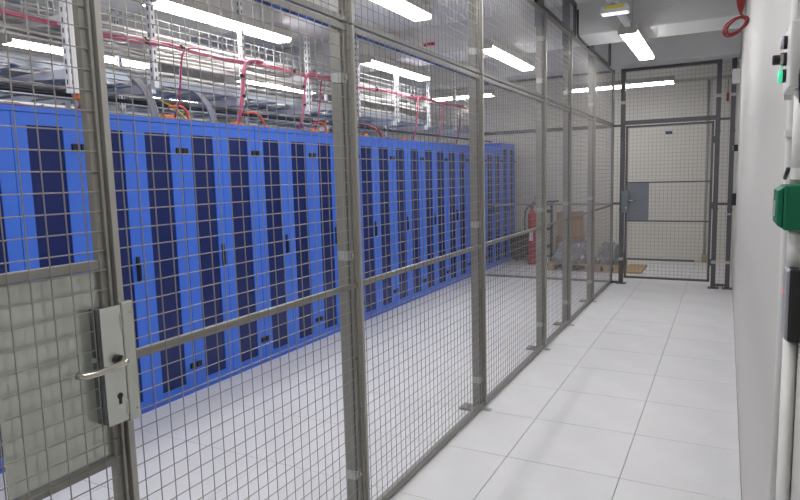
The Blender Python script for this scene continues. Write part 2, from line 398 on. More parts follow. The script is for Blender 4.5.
T([(XF - 0.004, 0.978, 1.126), (XF + 0.004, 0.978, 1.126)], 0.006, 8).build('bolt_head', 'galv', lk)
t = thing('wire_fence', 'upper wire mesh fence panel above the cage door', 'fence panel', (XF, DY0, ZT), 'upper mesh fence panels')
mesh_yz(DY0, 1.04, ZT + 0.012, ZBEAM - 0.03, yo=1.036 - 0.05 * 20).build('wire_mesh', 'wire', t, kind='stuff', fix=False)
for z in (ZT + 0.003, ZBEAM - 0.04): B(XF - 0.022, XF - 0.004, DY0, 1.043, z, z + 0.024).build('cross_rail', 'post', t)
t = thing('wire_fence', 'wire mesh fence panel beyond the hinges of the cage door', 'fence panel', (XF, YNEAR, 0), 'lower mesh fence panels')
mesh_yz(YNEAR + 0.02, 0.03, 0.045, 2.9, yo=1.004).build('wire_mesh', 'wire', t, kind='stuff', fix=False)
B(XF - 0.05, XF, 0.015, 0.05, 0.0, 2.9).build('edge_bar', 'edge', t)
B(XF - 0.024, XF - 0.006, YNEAR, 0.02, 1.093, 1.118).build('mid_rail', 'post', t); B(XF - 0.03, XF - 0.006, YNEAR, 0.02, 0.0, 0.05).build('bottom_rail', 'post', t)

# ---- cross fence at the far end, left of the corner
t = thing('wire_fence', 'dark mesh cross fence closing the cage between corner and cabinets', 'fence panel', (-2.4, YB, 0))
mesh_xz(-3.47, XF - 0.03, 0.04, ZBEAM - 0.03, YB - 0.012).build('wire_mesh', 'wire', t, kind='stuff', fix=False)
for n_, z0, z1 in (('bottom_rail', 0.0, 0.03), ('mid_rail', 1.105, 1.13), ('top_rail', 2.17, 2.22), ('head_rail', ZBEAM - 0.03, ZBEAM)):
    B(-3.49, XF - 0.03, YB - 0.008, YB + 0.02, z0, z1).build(n_, 'dark_frame' if z0 > 2 else 'post', t)
B(-3.49, -3.46, YB - 0.008, YB + 0.02, 0, ZBEAM).build('edge_bar', 'dark_frame', t)

# ---- far gate
t = thing('wire_fence', 'slim mesh strip between the cage corner and the gate post', 'fence panel', (-1.35, YB, 0))
mesh_xz(XF, -1.31, 0.04, ZBEAM - 0.03, YB - 0.012).build('wire_mesh', 'wire', t, kind='stuff', fix=False)
for z in (0.0, 1.11, 2.18): B(XF, -1.315, YB - 0.01, YB + 0.02, z, z + 0.03).build('cross_rail', 'dark_frame', t)
def gate_post(x, label, h=ZBEAM):
    p = thing('gate_post', label, 'gate post', (x, YB, 0), 'gate posts')
    B(x - 0.028, x + 0.028, YB - 0.03, YB + 0.04, 0.008, h).build('shaft', 'dark_frame', p, bevel=0.003)
    B(x - 0.06, x + 0.07, YB - 0.07, YB + 0.07, 0, 0.008).build('base_plate', 'dark_frame', p)
    for z in (0.35, 1.05, 2.05, 2.5):
        c = B(x - 0.03, x + 0.033, YB - 0.034, YB - 0.029, z - 0.02, z + 0.02).build('panel_clip', 'galv' if z in (0.35, 2.5) else 'dark_frame', p)
    return p
gate_post(-1.285, 'dark gate post on the lock side of the far gate')
gate_post(-0.122, 'dark gate post on the hinge side of the far gate')
gate_post(0.045, 'dark gate post standing against the corridor wall')
t = thing('wire_fence', 'narrow mesh strip between the gate hinge post and the corridor wall', 'fence panel', (-0.04, YB, 0))
mesh_xz(-0.095, 0.018, 0.04, ZBEAM - 0.03, YB - 0.012).build('wire_mesh', 'wire', t, kind='stuff', fix=False)
for z in (0.03, 1.10, 2.19): B(-0.095, 0.018, YB - 0.02, YB + 0.02, z, z + 0.03).build('cross_rail', 'dark_frame', t)
t = thing('wire_fence', 'mesh overpanel between the far gate and the ceiling beam', 'fence panel', (-0.7, YB, 2.2))
mesh_xz(-1.257, -0.15, 2.26, ZBEAM - 0.03, YB - 0.012).build('wire_mesh', 'wire', t, kind='stuff', fix=False)
B(-1.257, -0.15, YB - 0.03, YB + 0.03, 2.20, 2.255).build('lintel', 'dark_frame', t, bevel=0.003)
B(-1.257, -0.15, YB - 0.02, YB + 0.02, ZBEAM - 0.04, ZBEAM - 0.001).build('head_rail', 'dark_frame', t)
GX0, GX1 = -1.245, -0.165
t = thing('mesh_gate', 'wire mesh gate at the end of the corridor with blue-grey lock plate', 'gate', (GX0, YB, 0))
mesh_xz(GX0, GX1, 0.10, 2.17, YB - 0.014).build('wire_mesh', 'wire', t, kind='stuff', fix=False)
for x in (GX0, GX1 - 0.028): B(x, x + 0.028, YB - 0.01, YB + 0.025, 0.08, 2.185).build('stile', 'dark_frame', t, bevel=0.002)
for z, hh in ((0.08, 0.028), (0.875, 0.016), (1.405, 0.016), (2.157, 0.028)): B(GX0, GX1, YB - 0.01, YB + 0.02, z, z + hh).build('cross_rail', 'dark_frame', t)
B(GX0 + 0.028, -0.935, YB - 0.004, YB, 0.89, 1.405).build('cover_plate', 'gate_plate', t, label='blue-grey sheet metal plate beside the lock')
lk = B(-1.285, -1.195, YB - 0.055, YB - 0.012, 1.0, 1.30).build('lock_box', 'sleeve', t, bevel=0.004)
T([(-1.20, YB - 0.055, 1.165), (-1.20, YB - 0.09, 1.165), (-1.185, YB - 0.1, 1.165), (-1.09, YB - 0.1, 1.165)], 0.009, 8).build('lever_handle', 'steel', lk, smooth=True)
T([(-1.22, YB - 0.055, 1.07), (-1.22, YB - 0.058, 1.07)], 0.012, 10).build('keyhole', 'galv', lk)
B(-0.742, -0.658, YB - 0.022, YB - 0.016, 2.045, 2.085).build('nameplate', 'nameplate', t, label='small dark blue nameplate')
for z in (0.3, 1.05, 1.9): B(GX1 - 0.005, -0.145, YB - 0.03, YB - 0.012, z, z + 0.09).build('hinge', 'dark_frame', t)

# ================================================================== SERVER CABINETS
def door_part(t, y0, y1, hinge_left, H):
    zb, zt = 0.03, H - 0.035
    sl, sr = (0.095, 0.083) if hinge_left else (0.083, 0.095)
    f = MB().box(-0.02, 0, y0, y0 + sl, zb, zt).box(-0.02, 0, y1 - sr, y1, zb, zt).box(-0.02, 0, y0 + sl, y1 - sr, zt - 0.068, zt).box(-0.02, 0, y0 + sl, y1 - sr, zb, zb + 0.055)
    dd = f.build('door', 'blue', t)
    B(-0.014, -0.008, y0 + sl, y1 - sr, zb + 0.055, zt - 0.068).build('pane', 'pane', dd)
    for z in (1.778, 0.19):
        ya = y0 + 0.004 if hinge_left else y1 - 0.05
        B(-0.004, 0.014, ya, ya + 0.046, z, z + 0.042).build('hinge', 'black', dd, bevel=0.003)
    if not hinge_left:
        pass
    return dd
def make_cabinet(H):
    t = thing('server_cabinet', '', 'cabinet', (0, 0, 0), 'blue server cabinets in a row')
    W = 0.8
    B(-1.0, -0.024, 0.002, W - 0.002, 0.0, H).build('body', 'blue_body', t)
    B(-0.03, -0.001, 0.003, W - 0.003, H - 0.03, H).build('top_trim', 'blue', t)
    B(-0.03, -0.004, 0.003, W - 0.003, 0.0, 0.026).build('plinth', 'blue_body', t)
    a = door_part(t, 0.003, W / 2 - 0.002, True, H)
    door_part(t, W / 2 + 0.002, W - 0.003, False, H)
    hz = MB().box(0, 0.012, W / 2 - 0.060, W / 2 - 0.034, 0.915, 1.085).box(0.012, 0.026, W / 2 - 0.056, W / 2 - 0.038, 0.925, 1.03)
    hz.build('swing_handle', 'black', a, bevel=0.003)
    return t
Y0C = 2.468 - 1.6
c1 = make_cabinet(2.02); c2 = make_cabinet(2.12)
for i in range(13):
    src = c1 if i < 12 else c2
    o = src if i in (0, 12) else dup(src)
    o.location = (XR, Y0C + 0.8 * i, 0)
    o['label'] = ('blue double-door server cabinet with dark panes, %s of the row counted from the left edge' % ORD[max(i - 1, 0)]) if 1 <= i < 12 else \
        ('blue double-door server cabinet just beyond the left edge of the photo' if i == 0 else 'taller blue server cabinet at the far end of the row by the wall')

# ================================================================== OVERHEAD TRAYS AND CABLES
UP = [2.26, 3.20, 4.13, 5.06, 5.98, 6.90, 7.83, 8.75, 9.68]
def strut(x, y, label, z0, dbl=False, arms=(2.585, 2.27), reach=0.62):
    t = thing('tray_upright', label, 'tray support', (x, y, z0), 'slotted uprights carrying the cable trays')
    w = 0.04
    MB().box(x - w, x, y - 0.0205, y + 0.0205, z0, ZC).build('channel', 'white_strut', t)
    if dbl: MB().box(x - w, x, y + 0.022, y + 0.05, z0, ZC).build('channel', 'white_strut', t)
    m = MB(); z = z0 + 0.05
    while z < ZC - 0.05:
        m.box(x, x + 0.0012, y - 0.006, y + 0.006, z, z + 0.028)
        m.box(x - w * 0.65, x - w * 0.35, y - 0.0217, y - 0.0205, z, z + 0.028); z += 0.06
    m.build('slots', 'strut_slot', t, kind='stuff')
    for za in arms:
        MB().prism([(x - 0.035, za), (x - 0.035, za - 0.06), (x - reach, za - 0.025), (x - reach, za)], 'y', y - 0.02, y + 0.02).build('cantilever_arm', 'arm', t)
    B(x - 0.08, x + 0.04, y - 0.06, y + 0.06, ZC - 0.008, ZC).build('ceiling_plate', 'galv', t)
    return t
for i, y in enumerate(UP):
    strut(-3.62 if i else -3.5, y if i else 2.465, 'white slotted upright above the cabinets, %s from the left' % ORD[i], 2.125 if i == 0 else 2.25, dbl=(i == 0))
for i, y in enumerate([2.5, 4.3, 6.1, 7.9, 9.7]):
    strut(-5.35, y, 'white slotted upright of the rear tray line, %s from the left' % ORD[i], 2.25, arms=(2.62, 2.36), reach=0.55)

def basket(x0, x1, z0, h, y0, y1, label, step=0.1):
    t = thing('basket_tray', label, 'cable tray', ((x0 + x1) / 2, y0, z0), 'wire basket cable trays')
    L1 = []
    for x in (x0, x1):
        for k in range(4): L1.append(((x, y0, z0 + h * k / 3), (x, y1, z0 + h * k / 3)))
    n = 5
    for k in range(1, n): L1.append(((x0 + (x1 - x0) * k / n, y0, z0), (x0 + (x1 - x0) * k / n, y1, z0)))
    y = y0 + 0.02
    while y < y1:
        L1 += [((x0, y, z0), (x0, y, z0 + h)), ((x0, y, z0 - 0.003), (x1, y, z0 - 0.003)), ((x1, y, z0), (x1, y, z0 + h))]; y += step
    MB().wires(L1, 0.0028).build('wire_mesh', 'tray_wire', t, kind='stuff', fix=False)
    return t
basket(-4.22, -3.70, 2.60, 0.15, 1.0, 10.6, 'wire basket tray running above the front cabinet row')
basket(-5.9, -5.42, 2.63, 0.13, 1.5, 10.8, 'wire basket tray in the rear line behind the cabinets')
basket(-8.0, -7.5, 2.66, 0.13, 2.2, 10.8, 'farthest wire basket tray near the left wall')
def ladder(x0, x1, z, y0, y1, label, m='tray_rail'):
    t = thing('ladder_tray', label, 'cable tray', ((x0 + x1) / 2, y0, z), 'ladder cable trays')
    for x in (x0, x1):
        MB().box(x - 0.012, x + 0.012, y0, y1, z, z + 0.05).build('side_rail', m, t)
    y = y0 + 0.1; k = 0; mesh = None
    while y < y1:
        if mesh is None: o = B(x0, x1, y, y + 0.03, z + 0.005, z + 0.02).build('rung', m, t); mesh = o.data; yb = y
        else:
            o = bpy.data.objects.new('rung', mesh); COL.objects.link(o); o.parent = t; o.location = (0, y - yb, 0)
        y += 0.3
    return t
ladder(-4.20, -3.72, 2.285, 1.0, 10.6, 'blue-grey ladder tray low above the front cabinets')
ladder(-5.9, -5.44, 2.375, 1.5, 10.8, 'ladder tray in the rear line behind the cabinets')

def run(label, xs, zs, y0, y1, m, rr, n, group='cable runs in the trays'):
    t = thing('cable_bundle', label, 'cables', (sum(xs) / 2, y0, zs[0]), group)
    for k in range(n):
        x = random.uniform(*xs); z = random.uniform(*zs); pts = []
        y = y0
        while y <= y1:
            pts.append((x + random.uniform(-0.012, 0.012), y, z + random.uniform(-0.008, 0.008))); y += 0.35
        T(pts, rr * random.uniform(0.8, 1.25), 6).build('cable', m, t, smooth=True)
run('pale grey cables lying in the front basket tray', (-4.15, -3.78), (2.615, 2.66), 1.1, 10.4, 'cable_pale', 0.012, 10)
run('pale cables hanging along the front of the uprights below the basket', (-3.80, -3.68), (2.45, 2.53), 1.1, 10.2, 'cable_pale', 0.010, 7)
run('pale cables lying in the low front ladder tray', (-4.15, -3.76), (2.35, 2.41), 1.1, 10.4, 'cable_pale', 0.013, 10)
run('pale cables lying in the rear basket tray', (-5.85, -5.5), (2.65, 2.7), 1.6, 10.6, 'cable_pale', 0.014, 8)
run('grey cables lying in the rear ladder tray', (-5.85, -5.5), (2.44, 2.5), 1.6, 10.6, 'cable_grey', 0.014, 8)
run('pale cables lying in a far tray behind the duct', (-7.95, -7.55), (2.69, 2.74), 2.3, 10.6, 'cable_pale', 0.016, 7)
ladder(-7.1, -6.5, 2.42, 1.5, 10.8, 'ladder tray hung far behind the cabinets', 'arm')
run('pale cables heaped in the far ladder tray behind the cabinets', (-7.05, -6.55), (2.48, 2.58), 1.6, 10.6, 'cable_pale', 0.02, 10)
for i, y in enumerate([2.2, 3.5, 4.8, 6.1, 7.4, 8.7, 10.0]): strut(-6.45, y, 'white slotted upright of the farthest tray line, %s from the left' % ORD[i], 2.30, arms=(2.415,), reach=0.7)
tag(T([(-3.78, 0.9, 2.150), (-3.78, 10.8, 2.165)], 0.014, 10).build('black_pipe', 'pipe_dark', smooth=True), 'long black pipe running just above the cabinet tops', 'pipe')
ladder(-9.3, -8.7, 2.62, 2.0, 10.8, 'ladder tray nearest to the far left wall', 'arm')
run('pale cables heaped in the tray nearest to the far left wall', (-9.25, -8.75), (2.68, 2.80), 2.1, 10.6, 'cable_pale', 0.022, 9)
for i, y in enumerate([3.0, 4.6, 6.2, 7.8, 9.4]): strut(-8.65, y, 'white slotted upright next to the far left wall, %s from the left' % ORD[i], 2.45, arms=(2.615,), reach=0.7)
# pink cable run with drops
XP = -3.585
t = thing('pink_cable_run', 'bundle of pink cables strapped along the front of the tray', 'cables', (XP, 2.4, 2.53))
for k, (dz, dx) in enumerate(((0, 0), (0.014, 0.004), (0.004, 0.013))):
    pts = [(XP + dx + random.uniform(-0.003, 0.003), 0.9 + 0.3 * i, 2.515 + dz + 0.0100 * (0.3 * i) + 0.012 * math.sin(i * 1.7 + k)) for i in range(30)]
    T(pts, 0.0085, 8).build('cable', 'pink', t, smooth=True)
for y in (3.10, 3.42, 4.15, 4.75, 5.35, 6.3, 7.2): T([(XP + 0.004, y - 0.012, 2.53 + 0.01 * (y - 0.9)), (XP + 0.004, y + 0.012, 2.53 + 0.01 * (y - 0.9))], 0.023, 10).build('cable_tie', 'black', t)
DROPS = [(3.36, 0.007, 'thin, at the left'), (4.02, 0.016, 'thick, with black ties'), (4.86, 0.0125, 'third, below the bundle end'), (5.12, 0.006, 'thin loose one beside it'), (7.28, 0.009, 'right of the second fence post'), (8.05, 0.008, 'further right, middle'), (8.72, 0.008, 'last one, beside a post')]
for i, (y, rr, w) in enumerate(DROPS):
    dt = thing('pink_cable_drop', 'pink cable dropping from the tray to the cabinet tops, ' + w, 'cable', (XP + 0.02, y, 2.02), 'pink cable drops')
    z = 2.55 + 0.01 * (y - 0.9)
    pts = bez((XP + 0.02, y + 0.28, z + 0.005), (XP + 0.03, y + 0.05, z), (XP + 0.04, y + 0.02, z - 0.03), (XP + 0.04, y, z - 0.2), 8)
    pts += [(XP + 0.035, y - 0.01, z - 0.3), (XP + 0.02, y - 0.02, 2.16), (XP - 0.03, y - 0.03, 2.02)]
    T(pts, rr, 8).build('cable', 'pink' if i in (1, 2, 4, 5) else 'magenta', dt, smooth=True)
    if rr > 0.012:
        for zz in (z - 0.14, z - 0.3): T([(XP + 0.04, y - 0.003, zz), (XP + 0.038, y - 0.006, zz - 0.025)], rr + 0.004, 10).build('cable_tie', 'black', dt)
T0 = [(y, w) for y, w in ((2.53, 'hanging below the first white upright'), (3.27, 'behind the first thick cable drop'), (4.0, 'below the thick pink drop'), (5.1, 'left of the second fence post'), (6.05, 'right of the second fence post'), (7.0, 'midway along the row'))]
for y, w in T0:
    o = thing('cable_entry', 'orange cable entry block on the cabinet top ' + w, 'cable entry', (-3.6, y, 2.03), 'orange cable entries')
    z0 = 2.09 if y == 2.53 else 2.03
    x0 = -3.515 if y == 2.53 else -3.62
    B(x0 - 0.03, x0 + 0.03, y - 0.045, y + 0.045, z0, z0 + 0.03).build('block', 'orange', o, bevel=0.004)
    B(x0 - 0.02, x0 + 0.02, y - 0.035, y + 0.035, z0 + 0.03, z0 + 0.035).build('rim', 'orange_red', o)
    if y == 2.53: T([(x0, y, 2.10), (x0 - 0.02, y, 2.06), (x0 - 0.05, y - 0.01, 2.02)], 0.011, 8).build('cable', 'magenta', o, smooth=True)
def arc(label, p0, p3, m, rr, n, cat='cables', lift=0.12, group='cables bending down to the cabinets'):
    t = thing('cable_bend', label, cat, p3, group)
    for k in range(n):
        dy = 0.022 * k
        a = (p0[0], p0[1] + dy, p0[2]); b = (p3[0], p3[1] + dy, p3[2])
        T(bez(a, (a[0] + (b[0] - a[0]) * 0.7, a[1] + (b[1] - a[1]) * 0.6, a[2] + lift * 0.3), (b[0], b[1] , b[2] + lift), b, 10), rr, 7).build('cable', m, t, smooth=True)
arc('grey cable bend going down to a cabinet behind the cage door post', (-3.75, 2.45, 2.30), (-3.70, 2.62, 2.03), 'cable_grey', 0.012, 3)
arc('grey cable bend going down to the second cabinet', (-3.75, 2.95, 2.33), (-3.66, 3.18, 2.03), 'cable_grey', 0.012, 3)
arc('grey cable bend left of the thick pink drop', (-3.78, 3.52, 2.30), (-3.68, 3.78, 2.03), 'cable_grey', 0.011, 3)
arc('orange corrugated cable bend left of the thick pink drop', (-3.70, 3.36, 2.13), (-3.64, 3.50, 2.02), 'orange_red', 0.010, 1)
arc('orange corrugated cable bend right of the thick pink drop', (-3.70, 4.18, 2.15), (-3.64, 4.38, 2.02), 'orange_red', 0.010, 1)
arc('red cable bend beside the second fence post', (-3.95, 6.0, 2.19), (-3.62, 6.45, 2.03), 'red_cable', 0.012, 2)
arc('orange-red cable bend just left of the second orange entry', (-3.70, 5.18, 2.13), (-3.62, 5.30, 2.02), 'orange_red', 0.009, 2)
for lb, a, b in (('blue cable slanting over the low tray at upper left', (-4.3, 3.25, 2.33), (-4.05, 3.75, 2.40)), ('blue cable slanting behind the cabinets', (-4.1, 3.42, 2.20), (-4.3, 4.1, 2.34))):
    tag(T(bez(a, (a[0], a[1] + 0.15, a[2] + 0.01), (b[0], b[1] - 0.15, b[2] - 0.01), b, 6), 0.014, 7).build('blue_cable', 'cable_blue', smooth=True), lb, 'cable', 'blue cables')
tag(T(bez((-3.8, 3.33, 2.20), (-3.78, 3.4, 2.19), (-3.7, 3.48, 2.12), (-3.68, 3.52, 2.03), 8), 0.008, 7).build('yellow_cable', 'cable_yellow', smooth=True), 'short yellow cable going down to a cabinet', 'cable')
# loose dark and light clutter lying on the cabinet tops
for i in range(16):
    y = 1.9 + 0.55 * i
    m = ['magenta', 'cable_pale', 'cable_grey', 'black_matt', 'cable_pale', 'cable_pale'][i % 6]
    x = -3.85 - 0.12 * (i % 3)
    pts = [(x + 0.08 * math.sin(k * 1.1 + i), y + 0.07 * k, 2.043 + 0.035 * abs(math.sin(k * 0.9 + i * 2))) for k in range(9)]
    tag(T(pts, 0.011, 6).build('loose_cable', m, smooth=True), '%s loose cable lying on the cabinet tops, %s from the left' % (['magenta', 'pale', 'grey', 'black', 'pale', 'pale'][i % 6], (ORD + ['fifteenth', 'sixteenth'])[i]), 'cable', 'loose cables on the cabinet tops')
rd = random.Random(11)
NUM = ORD + ['fifteenth', 'sixteenth', 'seventeenth', 'eighteenth', 'nineteenth', 'twentieth', 'twenty-first', 'twenty-second', 'twenty-third', 'twenty-fourth', 'twenty-fifth', 'twenty-sixth']
for i in range(22):
    y = 1.8 + 0.32 * i + rd.uniform(-0.1, 0.1); x0 = rd.choice([-3.71, -3.72, -3.73])
    z0 = 2.25 if x0 < -4 else rd.choice([2.325, 2.605]); x1 = x0 - rd.uniform(-0.01, 0.05); ln = rd.uniform(0.35, 1.0); sag = rd.uniform(0.03, 0.09)
    tag(T(bez((x0, y, z0), (x0, y + ln * 0.3, z0 - sag), (x1, y + ln * 0.7, z0 - sag), (x1, y + ln, z0), 10), rd.uniform(0.005, 0.009), 6).build('slack_cable', rd.choice(['cable_pale', 'cable_pale', 'white_paint']), smooth=True), 'pale slack cable sagging under the overhead trays, %s from the left' % NUM[i], 'cable', 'slack cables under the trays')
for i in range(26):
    y = 2.0 + 0.32 * i; x = -4.28 - 0.1 * (i % 3)
    w = thing('cable_organiser', 'white upright bracket on the cabinet tops, %s from the left' % NUM[i], 'bracket', (x, y, 2.02), 'white brackets on the cabinet tops')
    B(x - 0.015, x + 0.015, y - 0.012, y + 0.012, 2.02, 2.17 + 0.02 * (i % 2)).build('stem', 'white_strut', w)
    B(x - 0.03, x + 0.03, y - 0.02, y + 0.02, 2.02, 2.028).build('foot', 'white_strut', w)
tag(B(-3.12, -2.98, 6.606, 6.62, 3.05, 3.085).build('red_tag', 'red'), 'tiny red tag stuck on the ceiling beam inside the cage', 'tag')

# ================================================================== BEHIND THE CROSS FENCE
def cyl_y(c, r, w, n=16): return T([(c[0] - w / 2, c[1], c[2]), (c[0] + w / 2, c[1], c[2])], r, n)
ex, ey = -2.97, 10.55
t = thing('fire_extinguisher', 'tall red fire extinguisher cylinder with black hose behind the cross fence', 'extinguisher', (ex, ey, 0))
prof = [(0.0, 0.072), (0.02, 0.080), (0.80, 0.080), (0.87, 0.070), (0.92, 0.045), (0.95, 0.022), (0.99, 0.020)]
MB().tube([(ex, ey, z) for z, r_ in prof], [r_ for z, r_ in prof], 18).build('cylinder', 'red', t, smooth=True)
v = MB().box(ex - 0.03, ex + 0.03, ey - 0.03, ey + 0.03, 0.985, 1.05).build('valve', 'black', t, bevel=0.005)
MB().box(ex - 0.01, ex + 0.09, ey - 0.012, ey + 0.012, 1.06, 1.075).build('grip', 'black', v)
T(bez((ex - 0.03, ey, 1.02), (ex - 0.16, ey - 0.02, 1.0), (ex - 0.13, ey - 0.04, 0.7), (ex - 0.105, ey - 0.03, 0.45), 12), 0.014, 8).build('hose', 'black', t, smooth=True)
MB().tube([(ex - 0.105, ey - 0.03, 0.46), (ex - 0.105, ey - 0.03, 0.18)], [0.02, 0.04], 12).build('horn', 'black', t, smooth=True)
B(ex - 0.035, ex + 0.035, ey - 0.083, ey - 0.078, 0.42, 0.58).build('label_sticker', 'label_white', t)
T([(ex + 0.02, ey + 0.02, 1.05), (ex + 0.05, ey + 0.02, 1.16), (ex + 0.03, ey + 0.02, 1.2)], 0.008, 6).build('lever', 'black', v)
hx, hy = -2.68, 10.55
t = thing('hand_truck', 'black hand truck standing beside the fire extinguisher', 'hand truck', (hx, hy, 0))
for s in (-0.05, 0.05): T([(hx + s, hy, 0.05), (hx + s, hy, 1.02), (hx + s + 0.02, hy - 0.02, 1.1)], 0.022, 8).build('side_tube', 'black_matt', t, smooth=True)
T([(hx - 0.05, hy, 1.09), (hx + 0.17, hy - 0.02, 1.1)], 0.016, 8).build('handle', 'black_matt', t)
for z in (0.3, 0.6, 0.9): B(hx - 0.06, hx + 0.06, hy - 0.02, hy + 0.02, z, z + 0.05).build('cross_bar', 'black_matt', t)
for s in (-0.09, 0.09): cyl_y((hx + s, hy + 0.05, 0.1), 0.1, 0.04).build('wheel', 'black_matt', t, smooth=False)
B(hx - 0.1, hx + 0.1, hy - 0.22, hy, 0.01, 0.02).build('toe_plate', 'dark_frame', t)

def pallet(x0, x1, y0, y1, label):
    t = thing('wooden_pallet', label, 'pallet', ((x0 + x1) / 2, (y0 + y1) / 2, 0), 'wooden pallets')
    for k in range(3):
        x = x0 + (x1 - x0 - 0.1) * k / 2
        B(x, x + 0.1, y0, y1, 0, 0.022).build('bottom_board', 'wood', t)
        for j in range(3):
            y = y0 + (y1 - y0 - 0.1) * j / 2
            B(x, x + 0.1, y, y + 0.1, 0.022, 0.10).build('block', 'wood', t)
    for k in range(6):
        y = y0 + (y1 - y0 - 0.1) * k / 5
        B(x0, x1, y, y + 0.1, 0.10, 0.122).build('top_board', 'wood', t)
pallet(-2.55, -1.86, 9.95, 10.75, 'low wooden pallet under the wrapped goods, left one')
pallet(-1.82, -1.42, 9.95, 10.75, 'low wooden pallet under the wrapped goods, right one')
def lumpy(name, x0, x1, y0, y1, z0, z1, label):
    me = MB(); nx, ny = 14, 12
    rng = random.Random(int(x0 * 100))
    def hgt(i, j):
        ex_ = min(i, nx - i) / 2.0; ey_ = min(j, ny - j) / 2.0
        e_ = min(1, ex_) * min(1, ey_)
        return z0 + (z1 - z0) * (0.25 + 0.75 * e_) * (0.72 + 0.28 * rng.random())
    idx = {}
    for i in range(nx + 1):
        for j in range(ny + 1):
            idx[i, j] = len(me.v); me.v.append((x0 + (x1 - x0) * i / nx + rng.uniform(-.012, .012), y0 + (y1 - y0) * j / ny + rng.uniform(-.012, .012), hgt(i, j)))
    for i in range(nx):
        for j in range(ny): me.f.append((idx[i, j], idx[i + 1, j], idx[i + 1, j + 1], idx[i, j + 1]))
    rim = [(i, 0) for i in range(nx + 1)] + [(nx, j) for j in range(1, ny + 1)] + [(i, ny) for i in range(nx - 1, -1, -1)] + [(0, j) for j in range(ny - 1, 0, -1)]
    lo = []
    for i, j in rim:
        v = me.v[idx[i, j]]; lo.append(len(me.v)); me.v.append((v[0], v[1], z0))
    n = len(rim)
    for k in range(n): me.f.append((idx[rim[k]], lo[k], lo[(k + 1) % n], idx[rim[(k + 1) % n]]))
    me.f.append(tuple(lo))
    return tag(me.build(name, 'film', smooth=False), label, 'wrapped goods', 'goods wrapped in plastic film')
lumpy('wrapped_goods', -2.50, -1.95, 10.0, 10.7, 0.123, 0.46, 'grey goods wrapped in crumpled clear film on the left pallet')
lumpy('wrapped_goods', -1.80, -1.45, 10.0, 10.7, 0.123, 0.44, 'grey goods wrapped in crumpled clear film on the right pallet')
tag(B(-1.40, -1.12, 9.98, 10.85, 0.0, 0.03).build('wood_board', 'wood'), 'flat wooden board lying on the floor behind the gate', 'board')
for i, (x0, x1, z0, z1, m, lb) in enumerate(((-2.66, -2.22, 0, 0.46, 'cardboard', 'brown cardboard box at the bottom of the stack by the wall'), (-2.63, -2.24, 0.46, 0.73, 'cardboard_light', 'light cardboard box in the middle of the stack by the wall'), (-2.64, -2.25, 0.73, 0.88, 'cardboard', 'brown cardboard box on top of the stack by the wall'))):
    t = thing('cardboard_box', lb, 'box', ((x0 + x1) / 2, 11.1, z0), 'cardboard boxes by the wall')
    B(x0, x1, 10.95, 11.3, z0 + 0.001, z1).build('carton', m, t, bevel=0.004)
    B((x0 + x1) / 2 - 0.025, (x0 + x1) / 2 + 0.025, 10.948, 11.302, z0 + 0.06, z1 + 0.001).build('tape_strip', 'tape', t)
t = thing('equipment_case', 'dark brown equipment case standing against the far wall left of the extinguisher', 'case', (-3.22, 11.1, 0))
B(-3.42, -3.06, 10.9, 11.3, 0.02, 0.52).build('shell', 'dark_brown', t, bevel=0.01); B(-3.425, -3.055, 10.895, 11.305, 0.40, 0.42).build('lid_seam', 'black', t)
for x in (-3.38, -3.1): B(x, x + 0.04, 10.93, 10.97, 0, 0.02).build('foot', 'black', t)
# conduit and trunking on the far wall
tag(B(-0.84, 0.1, YFAR - 0.03, YFAR, 3.03, 3.07).build('wall_trunking', 'conduit_grey'), 'grey trunking on the far wall right of the light', 'trunking')
t = thing('wall_conduit', 'thin grey conduit running down the far wall behind the gate', 'conduit', (-0.30, YFAR, 0.03))
T([(-0.30, YFAR - 0.02, 0.08), (-0.31, YFAR - 0.02, 3.03)], 0.018, 10).build('tube', 'conduit_grey', t, smooth=True)
B(-0.34, -0.26, YFAR - 0.05, YFAR, 0.02, 0.14).build('socket', 'tape', t, bevel=0.005)
for z in (0.7, 1.5, 2.3): B(-0.335, -0.275, YFAR - 0.03, YFAR, z, z + 0.02).build('saddle', 'galv', t)

# ================================================================== CORRIDOR WALL FITTINGS
def wall_box(name, label, cat, y0, y1, z0, z1, dep, m, extra=None):
    t = thing(name, label, cat, (XW, (y0 + y1) / 2, z0))
    B(XW - dep, XW, y0, y1, z0, z1).build('case', m, t, bevel=0.003)
    return t
t = wall_box('junction_box', 'white junction box on the corridor wall high beside the far gate', 'junction box', 8.72, 8.84, 2.60, 2.77, 0.085, 'white_paint')
B(XW - 0.089, XW - 0.085, 8.735, 8.825, 2.615, 2.755).build('lid', 'white_paint', t)
t = wall_box('door_reader', 'small black and white door contact beside the far gate at head height', 'door contact', 8.75, 8.83, 1.78, 1.86, 0.05, 'black')
B(XW - 0.054, XW - 0.05, 8.755, 8.80, 1.79, 1.85).build('lid', 'label_white', t)
t = wall_box('gate_lock_keeper', 'black keeper box beside the far gate at handle height', 'lock keeper', 8.75, 8.83, 1.11, 1.26, 0.05, 'black')
T([(XW - 0.05, 8.78, 1.0), (XW - 0.12, 8.78, 1.0)], 0.012, 8).build('bolt', 'galv', t)
t = thing('red_pull_handle', 'small dark red hanging tag in the upper gate mesh', 'tag', (-0.02, 8.9, 2.4))
B(-0.035, -0.005, YB - 0.026, YB - 0.014, 2.42, 2.53).build('grip', 'red_cable', t, bevel=0.004); T([(-0.02, YB - 0.018, 2.53), (-0.02, YB - 0.018, 2.7)], 0.004, 6).build('cord', 'black', t)
